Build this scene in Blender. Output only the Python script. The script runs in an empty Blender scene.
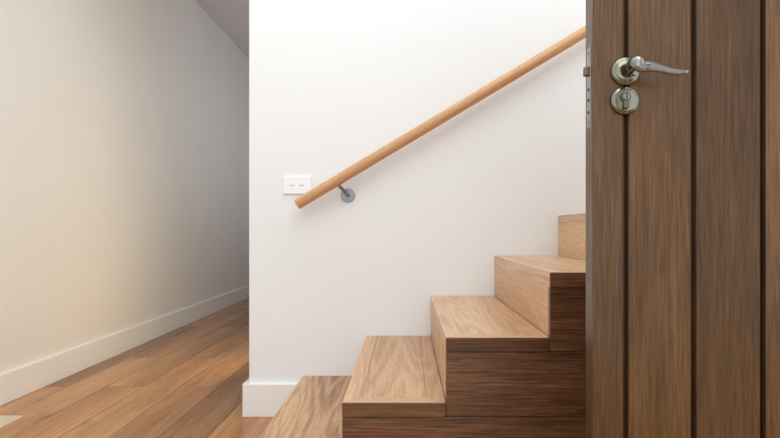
import bpy, bmesh, math
from mathutils import Vector, Matrix

scene = bpy.context.scene
scene.view_settings.view_transform = 'Standard'
scene.view_settings.look = 'None'
F = 520.0; VX = 406.0; VY = 229.0; CH = 0.84

def X(px, d): return (px - VX) / F * d
def Z(py, d): return CH + (VY - py) / F * d

# ---------------------------------------------------------------- materials
def new_mat(name):
    m = bpy.data.materials.new(name); m.use_nodes = True
    nt = m.node_tree
    return m, nt, nt.nodes['Principled BSDF']

def paint(name, col, rough=0.6, bump=0.03, scale=180):
    m, nt, b = new_mat(name)
    tc = nt.nodes.new('ShaderNodeTexCoord')
    n = nt.nodes.new('ShaderNodeTexNoise'); n.inputs['Scale'].default_value = scale
    n.inputs['Detail'].default_value = 4
    nt.links.new(tc.outputs['Object'], n.inputs['Vector'])
    bp = nt.nodes.new('ShaderNodeBump'); bp.inputs['Strength'].default_value = bump
    bp.inputs['Distance'].default_value = 0.01
    nt.links.new(n.outputs['Fac'], bp.inputs['Height'])
    nt.links.new(bp.outputs['Normal'], b.inputs['Normal'])
    n2 = nt.nodes.new('ShaderNodeTexNoise'); n2.inputs['Scale'].default_value = 1.3
    nt.links.new(tc.outputs['Object'], n2.inputs['Vector'])
    r = nt.nodes.new('ShaderNodeValToRGB')
    r.color_ramp.elements[0].position = 0.3; r.color_ramp.elements[1].position = 0.7
    r.color_ramp.elements[0].color = (col[0]*0.97, col[1]*0.97, col[2]*0.97, 1)
    r.color_ramp.elements[1].color = (*col, 1)
    nt.links.new(n2.outputs['Fac'], r.inputs['Fac'])
    nt.links.new(r.outputs['Color'], b.inputs['Base Color'])
    b.inputs['Roughness'].default_value = rough
    return m

def srgb(r, g, b):
    f = lambda c: ((c/255+0.055)/1.055)**2.4 if c/255 > 0.04045 else c/255/12.92
    return (f(r), f(g), f(b))

def grain_nodes(nt, b, vec, dark, mid, light, axis, pore=0.2, bump=0.1, scale=16.0, rnd=None, fig=0.35, knots=0.0, fine=0.5, lo=0.36, hi=0.64, fs=12.0):
    """vec: vector socket; grain runs along axis"""
    N, L = nt.nodes, nt.links
    def mapped(stretch):
        sc = [1.0, 1.0, 1.0]; sc[axis] = stretch
        mp = N.new('ShaderNodeMapping'); mp.inputs['Scale'].default_value = sc
        L.new(vec, mp.inputs['Vector']); return mp.outputs['Vector']
    a = N.new('ShaderNodeTexNoise'); a.noise_dimensions = '4D'
    a.inputs['Scale'].default_value = scale*0.5; a.inputs['Detail'].default_value = 2
    a.inputs['Roughness'].default_value = 0.5; a.inputs['Distortion'].default_value = 0.25
    L.new(mapped(0.12), a.inputs['Vector'])
    c = N.new('ShaderNodeTexNoise'); c.noise_dimensions = '4D'
    c.inputs['Scale'].default_value = scale*fs; c.inputs['Detail'].default_value = 6
    c.inputs['Roughness'].default_value = 0.7
    L.new(mapped(0.03), c.inputs['Vector'])
    if rnd is not None:
        L.new(rnd, a.inputs['W']); L.new(rnd, c.inputs['W'])
    w1 = N.new('ShaderNodeMath'); w1.operation = 'MULTIPLY'; w1.inputs[1].default_value = 95
    L.new(a.outputs['Fac'], w1.inputs[0])
    w2 = N.new('ShaderNodeMath'); w2.operation = 'SINE'; L.new(w1.outputs[0], w2.inputs[0])
    w3 = N.new('ShaderNodeMath'); w3.operation = 'MULTIPLY_ADD'; w3.inputs[1].default_value = 0.07*fig
    L.new(w2.outputs[0], w3.inputs[0])
    mixf = N.new('ShaderNodeMix'); mixf.data_type = 'FLOAT'; mixf.inputs['Factor'].default_value = fine
    L.new(a.outputs['Fac'], mixf.inputs['A']); L.new(c.outputs['Fac'], mixf.inputs['B'])
    L.new(mixf.outputs['Result'], w3.inputs[2])
    r = N.new('ShaderNodeValToRGB')
    e = r.color_ramp.elements
    e[0].position = lo; e[0].color = (*dark, 1)
    e[1].position = hi; e[1].color = (*light, 1)
    k = e.new(0.5); k.color = (*mid, 1)
    L.new(w3.outputs[0], r.inputs['Fac'])
    p = N.new('ShaderNodeTexNoise'); p.inputs['Scale'].default_value = 330
    p.inputs['Detail'].default_value = 2
    L.new(mapped(0.05), p.inputs['Vector'])
    pr = N.new('ShaderNodeMapRange')
    pr.inputs['From Min'].default_value = 0.36; pr.inputs['From Max'].default_value = 0.5
    pr.inputs['To Min'].default_value = 1 - pore; pr.inputs['To Max'].default_value = 1.0
    L.new(p.outputs['Fac'], pr.inputs['Value'])
    mx = N.new('ShaderNodeMix'); mx.data_type = 'RGBA'; mx.blend_type = 'MULTIPLY'
    mx.inputs['Factor'].default_value = 1.0
    L.new(r.outputs['Color'], mx.inputs['A']); L.new(pr.outputs['Result'], mx.inputs['B'])
    out = mx.outputs['Result']
    if knots > 0:
        v = N.new('ShaderNodeTexVoronoi'); v.voronoi_dimensions = '4D'; v.inputs['Scale'].default_value = 3.6
        L.new(mapped(0.6), v.inputs['Vector'])
        if rnd is not None: L.new(rnd, v.inputs['W'])
        kr = N.new('ShaderNodeMapRange'); kr.inputs['From Min'].default_value = 0.09; kr.inputs['From Max'].default_value = 0.19
        kr.inputs['To Min'].default_value = 1-knots; kr.inputs['To Max'].default_value = 1
        L.new(v.outputs['Distance'], kr.inputs['Value'])
        m2 = N.new('ShaderNodeMix'); m2.data_type = 'RGBA'; m2.blend_type = 'MULTIPLY'; m2.inputs['Factor'].default_value = 1
        L.new(out, m2.inputs['A']); L.new(kr.outputs['Result'], m2.inputs['B']); out = m2.outputs['Result']
    bp = N.new('ShaderNodeBump'); bp.inputs['Strength'].default_value = bump
    bp.inputs['Distance'].default_value = 0.002
    L.new(p.outputs['Fac'], bp.inputs['Height'])
    L.new(bp.outputs['Normal'], b.inputs['Normal'])
    return out

def wood(name, dark, mid, light, axis, rough=0.4, boards=None, **kw):
    """boards=(axis index, offset, pitch): per-board tone variation"""
    m, nt, b = new_mat(name)
    N, L = nt.nodes, nt.links
    tc = N.new('ShaderNodeTexCoord')
    oi = N.new('ShaderNodeObjectInfo')
    mu = N.new('ShaderNodeMath'); mu.operation = 'MULTIPLY'; mu.inputs[1].default_value = 37
    L.new(oi.outputs['Random'], mu.inputs[0])
    rnd = mu.outputs[0]; tone = None
    if boards:
        ax, off, pitch = boards
        sp = N.new('ShaderNodeSeparateXYZ'); L.new(tc.outputs['Object'], sp.inputs[0])
        a = N.new('ShaderNodeMath'); a.operation = 'SUBTRACT'; a.inputs[1].default_value = off
        L.new(sp.outputs[ax], a.inputs[0])
        d = N.new('ShaderNodeMath'); d.operation = 'DIVIDE'; d.inputs[1].default_value = pitch
        L.new(a.outputs[0], d.inputs[0])
        fl = N.new('ShaderNodeMath'); fl.operation = 'FLOOR'; L.new(d.outputs[0], fl.inputs[0])
        wn = N.new('ShaderNodeTexWhiteNoise'); wn.noise_dimensions = '1D'; L.new(fl.outputs[0], wn.inputs['W'])
        ad = N.new('ShaderNodeMath'); ad.operation = 'MULTIPLY_ADD'; ad.inputs[1].default_value = 41
        L.new(wn.outputs['Value'], ad.inputs[0]); L.new(mu.outputs[0], ad.inputs[2]); rnd = ad.outputs[0]
        tone = N.new('ShaderNodeMapRange'); tone.inputs['To Min'].default_value = 0.88; tone.inputs['To Max'].default_value = 1.15
        L.new(wn.outputs['Value'], tone.inputs['Value'])
    out = grain_nodes(nt, b, tc.outputs['Object'], dark, mid, light, axis, rnd=rnd, **kw)
    if tone:
        mx = N.new('ShaderNodeMix'); mx.data_type = 'RGBA'; mx.blend_type = 'MULTIPLY'; mx.inputs['Factor'].default_value = 1
        L.new(out, mx.inputs['A']); L.new(tone.outputs['Result'], mx.inputs['B']); out = mx.outputs['Result']
    L.new(out, b.inputs['Base Color'])
    b.inputs['Roughness'].default_value = rough
    return m

def metal(name, col, rough=0.25):
    m, nt, b = new_mat(name)
    tc = nt.nodes.new('ShaderNodeTexCoord')
    n = nt.nodes.new('ShaderNodeTexNoise'); n.inputs['Scale'].default_value = 90
    nt.links.new(tc.outputs['Object'], n.inputs['Vector'])
    mr = nt.nodes.new('ShaderNodeMapRange'); mr.inputs['To Min'].default_value = rough*0.8
    mr.inputs['To Max'].default_value = rough*1.25
    nt.links.new(n.outputs['Fac'], mr.inputs['Value']); nt.links.new(mr.outputs['Result'], b.inputs['Roughness'])
    b.inputs['Base Color'].default_value = (*col, 1); b.inputs['Metallic'].default_value = 1
    return m

def floor_mat():
    m, nt, b = new_mat('oak_floor_boards')
    N, L = nt.nodes, nt.links
    tc = N.new('ShaderNodeTexCoord')
    sp = N.new('ShaderNodeSeparateXYZ'); L.new(tc.outputs['Object'], sp.inputs[0])
    cb = N.new('ShaderNodeCombineXYZ')
    L.new(sp.outputs['Y'], cb.inputs['X']); L.new(sp.outputs['X'], cb.inputs['Y'])
    br = N.new('ShaderNodeTexBrick')
    br.offset = 0.37; br.offset_frequency = 2
    br.inputs['Color1'].default_value = (0, 0, 0, 1); br.inputs['Color2'].default_value = (1, 1, 1, 1)
    br.inputs['Mortar'].default_value = (0, 0, 0, 1)
    br.inputs['Scale'].default_value = 1.0
    br.inputs['Mortar Size'].default_value = 0.0018
    br.inputs['Mortar Smooth'].default_value = 0.1
    br.inputs['Brick Width'].default_value = 1.7; br.inputs['Row Height'].default_value = 0.2
    L.new(cb.outputs[0], br.inputs['Vector'])
    sc = N.new('ShaderNodeSeparateColor'); L.new(br.outputs['Color'], sc.inputs[0])
    mu = N.new('ShaderNodeMath'); mu.operation = 'MULTIPLY'; mu.inputs[1].default_value = 53
    L.new(sc.outputs[0], mu.inputs[0])
    col = grain_nodes(nt, b, tc.outputs['Object'], srgb(148, 98, 56), srgb(184, 132, 83), srgb(210, 163, 112), 1,
                      pore=0.2, bump=0.04, scale=8, rnd=mu.outputs[0], fig=0.3, knots=0.5, fine=0.45, lo=0.37, hi=0.63)
    hr = N.new('ShaderNodeMapRange'); hr.inputs['To Min'].default_value = 0.64; hr.inputs['To Max'].default_value = 1.25
    L.new(sc.outputs[0], hr.inputs['Value'])
    mx = N.new('ShaderNodeMix'); mx.data_type = 'RGBA'; mx.blend_type = 'MULTIPLY'; mx.inputs['Factor'].default_value = 1
    L.new(col, mx.inputs['A']); L.new(hr.outputs['Result'], mx.inputs['B'])
    m2 = N.new('ShaderNodeMix'); m2.data_type = 'RGBA'
    L.new(br.outputs['Fac'], m2.inputs['Factor'])
    L.new(mx.outputs['Result'], m2.inputs['A']); m2.inputs['B'].default_value = (*srgb(88, 56, 30), 1)
    L.new(m2.outputs['Result'], b.inputs['Base Color'])
    b.inputs['Roughness'].default_value = 0.24
    return m

M_wall = paint('white_wall_paint', srgb(238, 241, 242), bump=0.02)
M_wall_l = paint('warm_white_wall_paint', srgb(238, 237, 232), rough=0.42, bump=0.02)
M_ceil = paint('ceiling_paint', srgb(224, 221, 224))
M_trim = paint('satin_white_trim', srgb(242, 243, 241), rough=0.35, bump=0.0)
M_plastic = paint('white_plastic', srgb(246, 247, 252), rough=0.3, bump=0.0)
M_grey = paint('grey_plastic', srgb(165, 170, 178), rough=0.4, bump=0.0)
M_floor = floor_mat()
cD, cM, cL = srgb(180, 137, 100), srgb(206, 165, 125), srgb(223, 187, 150)
M_tread = wood('light_oak_grain_deep', cD, cM, cL, 1, rough=0.34, knots=0.45, pore=0.17, scale=11, fig=0.6, lo=0.38, hi=0.62)
M_tread_x = wood('light_oak_grain_across', cD, cM, cL, 0, rough=0.34, pore=0.15)
M_tread_b = wood('rustic_oak_grain_deep', srgb(136, 94, 62), srgb(184, 141, 101), srgb(210, 171, 131), 1, rough=0.34, knots=0.5, pore=0.22, scale=11, fig=0.8, lo=0.38, hi=0.62)
M_riser = wood('light_oak_riser', srgb(188, 147, 108), srgb(210, 170, 131), srgb(223, 188, 151), 1, rough=0.45, knots=0.25, pore=0.14, scale=11)
M_side = wood('shaded_side_oak', srgb(68, 41, 23), srgb(102, 66, 40), srgb(140, 99, 68), 0, rough=0.4, pore=0.35, knots=0.35, fine=0.62, lo=0.38, hi=0.62, scale=14, fs=14, fig=0.2)  # stair oak darkened: shade of the outer face put into the colour
M_cap = wood('shaded_oak_edge', srgb(82, 51, 30), srgb(112, 73, 45), srgb(140, 98, 64), 0, rough=0.42, pore=0.3, lo=0.38, hi=0.62)  # tread edge oak, toned down to carry the same front-face shade
M_rail = wood('rail_timber', srgb(196, 146, 102), srgb(210, 163, 118), srgb(220, 176, 132), 2, rough=0.38, pore=0.1, fig=0.15)
M_nickel = metal('polished_nickel', srgb(132, 132, 118), 0.13)
M_lever = metal('satin_nickel', srgb(148, 150, 150), 0.15)
M_bracket = metal('brushed_steel', srgb(140, 142, 145), 0.35)
M_cyl = metal('dark_cylinder_metal', srgb(112, 110, 100), 0.25)
M_steel = metal('satin_steel_plate', srgb(165, 165, 160), 0.4)
M_brass = metal('aged_brass', srgb(120, 102, 76), 0.35)
M_dark = paint('dark_keyway', (0.01, 0.01, 0.01), rough=0.6, bump=0.0)
M_strip = paint('pale_floor_strip', srgb(214, 200, 180), rough=0.4, bump=0.02)

# ---------------------------------------------------------------- mesh helpers
def link(name, me, parent=None, loc=(0, 0, 0)):
    o = bpy.data.objects.new(name, me)
    bpy.context.collection.objects.link(o)
    o.location = loc
    if parent is not None:
        o.parent = parent
        o.location = Vector(loc) - Vector(parent.location)
    return o

def boxes(name, bl, mats, origin=(0, 0, 0), bevel=0.0, seg=2, parent=None):
    """bl: (x0,x1,y0,y1,z0,z1[,mat_index]) world coords -> ONE mesh"""
    bm = bmesh.new(); O = Vector(origin)
    for b in bl:
        mi = b[6] if len(b) > 6 else 0
        t = bmesh.new()
        vs = [t.verts.new(Vector((x, y, z)) - O) for x in b[0:2] for y in b[2:4] for z in b[4:6]]
        for f in ((0,1,3,2),(4,6,7,5),(0,4,5,1),(2,3,7,6),(0,2,6,4),(1,5,7,3)):
            t.faces.new([vs[i] for i in f])
        bmesh.ops.recalc_face_normals(t, faces=t.faces)
        if bevel > 0:
            bmesh.ops.bevel(t, geom=t.edges[:], offset=bevel, segments=seg, affect='EDGES', profile=0.5)
        for f in t.faces: f.material_index = mi
        me = bpy.data.meshes.new('t'); t.to_mesh(me); t.free()
        bm.from_mesh(me); bpy.data.meshes.remove(me)
    me = bpy.data.meshes.new(name); bm.to_mesh(me); bm.free()
    for m in mats: me.materials.append(m)
    return link(name, me, parent, origin)

def prisms(name, polys, mats, origin, parent=None, bevel=0.0008):
    """polys: (list of xy, z0, z1, mat) -> one mesh"""
    bm = bmesh.new(); O = Vector(origin)
    for pts, z0, z1, mi in polys:
        t = bmesh.new()
        lo = [t.verts.new(Vector((x, y, z0)) - O) for x, y in pts]
        hi = [t.verts.new(Vector((x, y, z1)) - O) for x, y in pts]
        n = len(pts)
        t.faces.new(hi); t.faces.new(lo[::-1])
        for i in range(n):
            t.faces.new([lo[i], lo[(i+1) % n], hi[(i+1) % n], hi[i]])
        bmesh.ops.recalc_face_normals(t, faces=t.faces)
        bmesh.ops.bevel(t, geom=t.edges[:], offset=bevel, segments=1, affect='EDGES')
        for f in t.faces: f.material_index = mi
        me = bpy.data.meshes.new('t'); t.to_mesh(me); t.free()
        bm.from_mesh(me); bpy.data.meshes.remove(me)
    me = bpy.data.meshes.new(name); bm.to_mesh(me); bm.free()
    for m in mats: me.materials.append(m)
    return link(name, me, parent, origin)

def lathe(name, prof, mat, loc, axis=Vector((0, 0, 1)), parent=None, n=48):
    """prof: (radius, height) list; revolved about axis"""
    bm = bmesh.new(); rings = []
    R = Vector((0, 0, 1)).rotation_difference(axis.normalized()).to_matrix()
    for r, h in prof:
        if r < 1e-6:
            rings.append([bm.verts.new(R @ Vector((0, 0, h)))])
        else:
            rings.append([bm.verts.new(R @ Vector((r*math.cos(2*math.pi*i/n), r*math.sin(2*math.pi*i/n), h))) for i in range(n)])
    for a, b in zip(rings, rings[1:]):
        for i in range(n):
            j = (i+1) % n
            if len(a) == 1: bm.faces.new([a[0], b[i], b[j]])
            elif len(b) == 1: bm.faces.new([a[i], a[j], b[0]])
            else: bm.faces.new([a[i], a[j], b[j], b[i]])
    bmesh.ops.recalc_face_normals(bm, faces=bm.faces)
    for f in bm.faces: f.smooth = True
    me = bpy.data.meshes.new(name); bm.to_mesh(me); bm.free()
    me.materials.append(mat)
    try: me.set_sharp_from_angle(angle=math.radians(35))
    except Exception: pass
    return link(name, me, parent, loc)

def sweep(name, pts, rad, mat, origin, parent=None, n=24, up=Vector((0, 0, 1))):
    """pts world coords; rad: list of (ra along up-ish, rb along side)"""
    P = [Vector(p) for p in pts]; D = []; RR = []
    for i in range(len(P)-1):
        p0 = P[max(i-1, 0)]; p1 = P[i]; p2 = P[i+1]; p3 = P[min(i+2, len(P)-1)]
        for k in range(8):
            t = k/8
            D.append(0.5*((2*p1)+(p2-p0)*t+(2*p0-5*p1+4*p2-p3)*t*t+(3*p1-p0-3*p2+p3)*t**3))
            RR.append([rad[i][q]*(1-t)+rad[i+1][q]*t for q in (0, 1)])
    D.append(P[-1]); RR.append(rad[-1])
    bm = bmesh.new(); rings = []; O = Vector(origin)
    for i, p in enumerate(D):
        t = (D[min(i+1, len(D)-1)]-D[max(i-1, 0)]).normalized()
        s = t.cross(up)
        if s.length < 1e-3: s = t.cross(Vector((1, 0, 0)))
        s.normalize(); u = s.cross(t).normalized()
        rings.append([bm.verts.new(p-O+u*RR[i][0]*math.cos(2*math.pi*k/n)+s*RR[i][1]*math.sin(2*math.pi*k/n)) for k in range(n)])
    for a, b in zip(rings, rings[1:]):
        for k in range(n): bm.faces.new([a[k], a[(k+1) % n], b[(k+1) % n], b[k]])
    bm.faces.new(rings[0][::-1]); bm.faces.new(rings[-1])
    bmesh.ops.recalc_face_normals(bm, faces=bm.faces)
    for f in bm.faces: f.smooth = True
    me = bpy.data.meshes.new(name); bm.to_mesh(me); bm.free(); me.materials.append(mat)
    try: me.set_sharp_from_angle(angle=math.radians(50))
    except Exception: pass
    return link(name, me, parent, origin)

def empty(name, loc):
    e = bpy.data.objects.new(name, None); bpy.context.collection.objects.link(e)
    e.location = loc; e.empty_display_size = 0.1
    return e

def meta(o, label, cat, **kw):
    o['label'] = label; o['category'] = cat
    for k, v in kw.items(): o[k] = v

# ---------------------------------------------------------------- shell
YW = 2.34          # stair wall plane
XC = X(249, YW)    # corner of stair wall
XL = -1.94
YS = 0.615*YW      # outer side of stairs
RISE, GO, S1 = 0.18, 0.287, -0.4635
HC = 2.94

o = boxes('floor', [(XL-0.1, 3.4, -2.2, 9.1, -0.05, 0)], [M_floor]); meta(o, 'orange-brown oak plank floor running down the hallway', 'floor', kind='structure')
o = boxes('wall_left', [(XL-0.12, XL, -2.2, 9.1, 0, 4.2)], [M_wall_l]); meta(o, 'smooth off-white painted hallway wall', 'wall', kind='structure')
o = boxes('wall_back', [(XC, 3.4, YW, YW+0.12, 0, 5.0)], [M_wall], bevel=0.003); meta(o, 'white painted wall beside the stairs', 'wall', kind='structure')
o = boxes('wall_hall', [(XC, XC+0.12, YW+0.12, 9.0, 0, HC)], [M_wall]); meta(o, 'white painted inner wall of the hallway', 'wall', kind='structure')
o = boxes('wall_end', [(XL, XC+0.12, 9.0, 9.1, 0, HC)], [M_wall]); meta(o, 'white wall closing the hallway', 'wall', kind='structure')
o = boxes('ceiling', [(XL, XC+0.12, YW+0.12, 9.1, HC, HC+0.1)], [M_ceil]); meta(o, 'flat white hallway ceiling', 'ceiling', kind='structure')
DXN = X(593, 0.96)
DW = 0.82; DY0, DY1 = 0.96, 1.0
WX = DXN + DW + 0.005
o = boxes('wall_right', [(WX+0.03, WX+0.13, DY1+0.04, YS-0.02, 0, 2.94), (WX+0.03, WX+0.13, -2.2, DY0-0.86, 0, 2.94),
                         (WX+0.03, WX+0.13, DY0-0.86, DY1+0.04, 2.12, 2.94)], [M_wall]); meta(o, 'white wall around the open timber door', 'wall', kind='structure')
o = boxes('trim_1', [(WX, WX+0.14, DY1+0.002, DY1+0.04, 0, 2.12), (WX, WX+0.14, DY0-0.9, DY0-0.86, 0, 2.12),
                     (WX, WX+0.14, DY0-0.86, DY1+0.002, 2.08, 2.12)], [M_trim], bevel=0.002); meta(o, 'white painted door frame', 'door frame', kind='structure')
o = boxes('trim_2', [(XL+0.02, -1.712, 2.05, 2.335, 0, 0.003)], [M_strip], bevel=0.001); meta(o, 'pale strip set on the oak floor', 'floor trim', kind='structure')  # thin pale strip lying on the floor near the left wall

BH = 0.148
o = boxes('baseboard_left', [(XL, XL+0.018, -2.2, 9.0, 0, BH)], [M_trim], bevel=0.003); meta(o, 'white baseboard along the hallway wall', 'baseboard', kind='structure')
o = boxes('baseboard_back', [(XC-0.024, S1-0.002, YW-0.02, YW, 0, BH), (XC-0.024, XC, YW, 8.98, 0, BH)], [M_trim], bevel=0.003); meta(o, 'white baseboard wrapping the wall corner', 'baseboard', kind='structure')

# ---------------------------------------------------------------- staircase
NS = 9; TT = 0.04; XE = S1 + NS*GO + 0.6
st = empty('staircase', (S1, YS, 0))
meta(st, 'light oak staircase with shade-toned outer side, against the white wall', 'staircase')
for n in range(1, NS+1):
    x0 = S1 + (n-1)*GO
    x1 = x0 + GO - 0.001 if n < NS else XE
    z = RISE*n
    ns, fs = 0.05, 0.045; g = 0.0005
    y0, y1 = YS, YW-0.001
    rs = x1 - 0.05
    polys = [([(x0, y0), (x0+ns, y0+fs), (x0+ns, y1), (x0, y1)], z-TT, z, 0),
             ([(x0+g, y0), (x1, y0), (rs, y0+fs-g), (x0+ns+g, y0+fs-g)], z-TT, z, 1),
             ([(x0+ns+g, y0+fs), (rs-g, y0+fs), (rs-g, y1), (x0+ns+g, y1)], z-TT, z, 0),
             ([(rs, y0+fs), (x1, y0+g), (x1, y1), (rs, y1)], z-TT, z, 0)]
    t = prisms('tread', polys, [M_tread_b if n == 1 else M_tread, M_tread_x], (x0, y0, z), st, bevel=0.0007)
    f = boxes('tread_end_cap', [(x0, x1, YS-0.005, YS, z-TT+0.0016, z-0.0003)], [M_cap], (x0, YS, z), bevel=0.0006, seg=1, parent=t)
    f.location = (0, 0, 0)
    f['label'] = 'oak outer edge with shade in its colour'
    boxes('riser', [(x0+0.0006, x0+0.019, YS+0.001, YW-0.001, RISE*(n-1)+0.0005, z-TT-0.0002)], [M_riser], (x0, YS, RISE*(n-1)), parent=st)
    zl = max(0.0, RISE*(n-1)-TT)
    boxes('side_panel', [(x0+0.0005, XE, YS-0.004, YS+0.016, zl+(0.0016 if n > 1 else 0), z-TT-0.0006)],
          [M_side], (x0, YS, zl), bevel=0.0014, seg=1, parent=st)['label'] = 'oak side panel with shade in its colour'

# ---------------------------------------------------------------- handrail
YR = YW-0.072
P0 = Vector((X(297, YR), YR, Z(204.5, YR))); P1 = Vector((X(585, YR), YR, Z(32, YR)))
dr = (P1-P0).normalized(); Lr = 3.0; r = 0.0235
hr = lathe('handrail', [(0, 0), (r-0.003, 0), (r-0.001, 0.001), (r, 0.004), (r, Lr-0.004), (r-0.003, Lr), (0, Lr)], M_rail, P0)
hr.rotation_mode = 'QUATERNION'
hr.rotation_quaternion = Vector((0, 0, 1)).rotation_difference(dr)
MW = Matrix.Translation(P0) @ hr.rotation_quaternion.to_matrix().to_4x4()
meta(hr, 'round light timber handrail sloping up along the white wall', 'handrail')
bc = Vector((X(348, YW), YW, Z(195.5, YW)))
br = lathe('bracket', [(0, 0), (0.0315, 0), (0.0315, 0.004), (0.029, 0.0065), (0.012, 0.007), (0.0, 0.007)], M_bracket, bc, Vector((0, -1, 0)))
br.parent = hr; br.matrix_parent_inverse = MW.inverted(); br['label'] = 'round steel wall plate under the rail'
tgt = P0 + dr*((X(338, YR)-P0.x)/dr.x)
arm = sweep('bracket_arm', [bc+Vector((0, -0.006, 0)), bc+Vector((-0.002, -0.04, 0.003)), bc.lerp(tgt, 0.55)+Vector((0, -0.026, -0.008)), tgt-Vector((0, 0, r*0.9))],
      [(0.0075, 0.0075)]*4, M_bracket, bc, None)
arm.parent = br; arm.location = (0, 0, 0)

# ---------------------------------------------------------------- switch plate
sx0, sx1, sz0, sz1 = X(283.5, YW), X(311.5, YW), Z(194, YW), Z(176.5, YW)
sc = ((sx0+sx1)/2, YW, (sz0+sz1)/2)
sp = boxes('light_switch', [(sx0, sx1, YW-0.009, YW, sz0, sz1)], [M_plastic], sc, bevel=0.0022, seg=4)
meta(sp, 'white plastic double light switch on the wall below the handrail', 'light switch')
for px in (293, 302):
    cx = X(px, YW); cz = sc[2]
    fr = boxes('switch_surround', [(cx-0.0095, cx+0.0095, YW-0.0097, YW-0.0088, cz-0.0035, cz+0.0035)], [M_grey], (cx, YW-0.0085, cz), bevel=0.0003, seg=1, parent=sp)
    rk = boxes('switch_rocker', [(cx-0.008, cx+0.008, YW-0.0118, YW-0.009, cz-0.0020, cz+0.0028)], [M_plastic], (cx, YW-0.009, cz), bevel=0.0008, parent=sp)

# ---------------------------------------------------------------- door
ds = 0.96
gx = [DXN, X(626, ds), X(694, ds), X(763.5, ds)]
while gx[-1] + 0.127 < DXN+DW-0.05: gx.append(gx[-1]+0.127)
gx.append(DXN+DW)
M_door = wood('rich_brown_door_wood', srgb(64, 42, 21), srgb(93, 65, 35), srgb(120, 87, 51), 2, rough=0.28, pore=0.3, scale=13,
              boards=(0, gx[1]-(DXN+DW), 0.1262), fig=0.25, fine=0.6, lo=0.35, hi=0.65, fs=17)
M_chan = wood('shaded_groove_wood', srgb(46, 30, 15), srgb(62, 42, 22), srgb(78, 54, 30), 2, rough=0.4, pore=0.2)
# one solid leaf: front outline carries moulded V-channels between the boards
bm = bmesh.new(); O = Vector((DXN+DW, DY0, 0.01)); chan = [(-0.0075, 0.0), (-0.0055, 0.0014), (-0.003, 0.0062), (-0.0014, 0.0105), (0.0014, 0.0105), (0.003, 0.0062), (0.0055, 0.0014), (0.0075, 0.0)]
out = [(DXN, DY1-0.001), (DXN, DY0+0.003), (DXN+0.001, DY0+0.001), (DXN+0.003, DY0)]
for g_ in gx[1:-1]: out += [(g_+dx, DY0+dy) for dx, dy in chan]
out += [(DXN+DW-0.003, DY0), (DXN+DW, DY0+0.003), (DXN+DW, DY1-0.001), (DXN+DW-0.001, DY1), (DXN+0.001, DY1)]
lo_ = [bm.verts.new(Vector((x, y, 0.01))-O) for x, y in out]; hi_ = [bm.verts.new(Vector((x, y, 2.05))-O) for x, y in out]
bm.faces.new(lo_); bm.faces.new(hi_[::-1])
for i in range(len(out)):
    j = (i+1) % len(out); f = bm.faces.new([lo_[i], lo_[j], hi_[j], hi_[i]])
    if DY0+0.006 < out[i][1] < DY0+0.012 or DY0+0.006 < out[j][1] < DY0+0.012: f.material_index = 1
bmesh.ops.recalc_face_normals(bm, faces=bm.faces)
me = bpy.data.meshes.new('door_1'); bm.to_mesh(me); bm.free(); me.materials.append(M_door); me.materials.append(M_chan)
dr_o = link('door_1', me, None, O)
meta(dr_o, 'brown vertical-boarded timber door standing open, with lever handle', 'door', kind='structure')
back = Vector((0, -1, 0))
hc = Vector((X(624.5, ds), DY0, Z(72, ds)))
prof = [(0, 0), (0.0262, 0), (0.0262, 0.003), (0.0257, 0.0050), (0.0240, 0.0068), (0.0205, 0.0082), (0.0200, 0.0078), (0.0195, 0.0084), (0.016, 0.0094)]
rose = lathe('handle', prof+[(0.013, 0.0105), (0.0115, 0.013), (0.0095, 0.03), (0.0, 0.03)], M_nickel, hc, back, dr_o)
rose['label'] = 'polished nickel door handle with round ringed rose'
yl = DY0-0.045
def hp(px, py, dy=0): return (X(px, ds-0.045), yl+dy, Z(py, ds-0.045))
lv = sweep('lever', [(hc.x, DY0-0.02, hc.z), (hc.x+0.003, yl+0.004, hc.z+0.004), hp(641, 66), hp(650, 66.4), hp(660, 68.4), hp(671, 71.2), hp(680, 72.4), hp(686, 71.9), hp(688.5, 71.4)],
           [(0.0095, 0.0095), (0.0125, 0.0105), (0.0112, 0.007), (0.0094, 0.005), (0.0078, 0.0042), (0.0064, 0.004), (0.0052, 0.0038), (0.0038, 0.003), (0.001, 0.001)], M_lever, hc, None, up=Vector((0, 0.05, 1)))
lv.parent = rose; lv.location = (0, 0, 0); lv['label'] = 'tapered wave-curved nickel lever'
ec = Vector((X(624, ds), DY0, Z(101, ds)))
es = lathe('lock_plate', prof[:-1]+[(0.0185, 0.0080), (0.0, 0.0080)], M_nickel, ec, back, dr_o)
es['label'] = 'round nickel lock escutcheon with key cylinder'
bm = bmesh.new(); pts = []
for i in range(25):
    a = math.radians(-60+300*i/24); pts.append((0.0085*math.cos(a), 0.005+0.0085*math.sin(a)))
pts += [(-0.0048, -0.013), (-0.0035, -0.0152), (0.0035, -0.0152), (0.0048, -0.013)]
fr = [bm.verts.new((x, -0.0115, z)) for x, z in pts]; bk = [bm.verts.new((x, -0.006, z)) for x, z in pts]
bm.faces.new(fr); bm.faces.new(bk[::-1])
for i in range(len(pts)): bm.faces.new([fr[i], fr[(i+1) % len(pts)], bk[(i+1) % len(pts)], bk[i]])
bmesh.ops.recalc_face_normals(bm, faces=bm.faces)
me = bpy.data.meshes.new('key_cylinder'); bm.to_mesh(me); bm.free(); me.materials.append(M_cyl)
kc = bpy.data.objects.new('key_cylinder', me); bpy.context.collection.objects.link(kc); kc.parent = es; kc['label'] = 'dull silver key cylinder'
plug = lathe('cylinder_plug', [(0, 0), (0.0064, 0), (0.0064, 0.0012), (0.0055, 0.0022), (0, 0.0022)], M_lever, (0, 0, 0), back, n=32)
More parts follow.
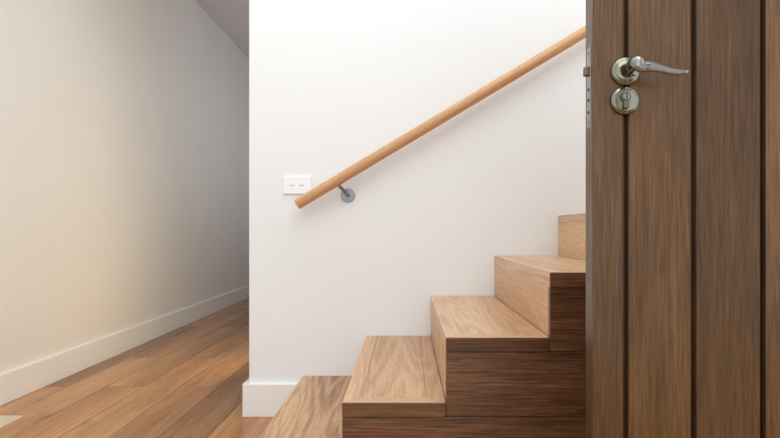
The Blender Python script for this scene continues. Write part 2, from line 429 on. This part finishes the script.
plug.parent = kc; plug.location = (0, -0.0112, 0.005)
ks = boxes('keyhole', [(-0.0009, 0.0009, -0.0139, -0.0130, 0.0008, 0.0092), (-0.0018, 0.0002, -0.0139, -0.0130, 0.0035, 0.0050)], [M_dark], (0, 0, 0))
ks.parent = kc
lp = boxes('latch_plate', [(DXN-0.0012, DXN+0.001, DY0+0.011, DY1-0.010, Z(126, ds), Z(44, ds))], [M_steel], (DXN, DY0+0.02, Z(85, ds)), bevel=0.0005, seg=1, parent=dr_o)
lp['label'] = 'satin steel latch face plate'
lb = boxes('latch_bolt', [(DXN-0.010, DXN+0.001, DY0+0.014, DY0+0.026, Z(73, ds), Z(64, ds))], [M_brass], (DXN, DY0+0.02, Z(68, ds)), bevel=0.0015, parent=lp)
lb.location = Vector((DXN, DY0+0.02, Z(68, ds))) - Vector((DXN, DY0+0.02, Z(85, ds)))
for py in (50, 87, 98, 110, 120):
    zz = Z(py, ds)
    s = lathe('screw', [(0, 0), (0.0034, 0), (0.0028, 0.001), (0, 0.0012)], M_dark if py in (87, 98, 110) else M_nickel, (0, 0, 0), Vector((-1, 0, 0)), n=16)
    s.parent = lp; s.location = (-0.0012, 0.0, zz-Z(85, ds))

# ---------------------------------------------------------------- camera
cam = bpy.data.cameras.new('camera'); co = bpy.data.objects.new('camera', cam)
bpy.context.collection.objects.link(co)
co.location = (0, 0, CH); co.rotation_euler = (math.radians(90), 0, 0)
cam.lens = F/780*36; cam.sensor_width = 36; cam.clip_start = 0.02
cam.shift_x = -(VX-390)/780; cam.shift_y = (VY-219)/780
scene.camera = co

# ---------------------------------------------------------------- light
w = bpy.data.worlds.new('world'); scene.world = w; w.use_nodes = True
w.node_tree.nodes['Background'].inputs['Color'].default_value = (0.94, 0.97, 1.0, 1)
w.node_tree.nodes['Background'].inputs['Strength'].default_value = 1.55

def area(name, loc, target, sx, sy, e, col):
    l = bpy.data.lights.new(name, 'AREA'); l.shape = 'RECTANGLE'; l.size = sx; l.size_y = sy; l.energy = e; l.color = col
    ob = bpy.data.objects.new(name, l); bpy.context.collection.objects.link(ob); ob.location = loc
    ob.rotation_euler = (Vector(target)-Vector(loc)).to_track_quat('-Z', 'Y').to_euler()
    return ob
area('stairwell_skylight', (1.2, -0.5, 4.2), (0.9, 1.9, 1.0), 3.4, 3.6, 66, (0.985, 0.985, 0.98))
area('hall_far_fill', (-0.76, 6.2, 1.7), (-1.94, 6.2, 1.6), 4.2, 2.2, 11, (0.9, 0.89, 0.98))  # unseen lamp added along the inner wall to brighten the far hall
area('hall_glow', (-0.88, 3.15, 1.1), (-1.94, 3.15, 1.1), 0.3, 2.0, 4.0, (1, 0.84, 0.6))  # unseen warm lamp added behind the corner to tint the left wall
area('hall_glow_low', (-0.88, 3.2, 0.45), (-1.94, 3.2, 0.45), 0.3, 0.4, 1.5, (1, 0.66, 0.24))  # second unseen lamp added low down, imitates warm bounce off the floor
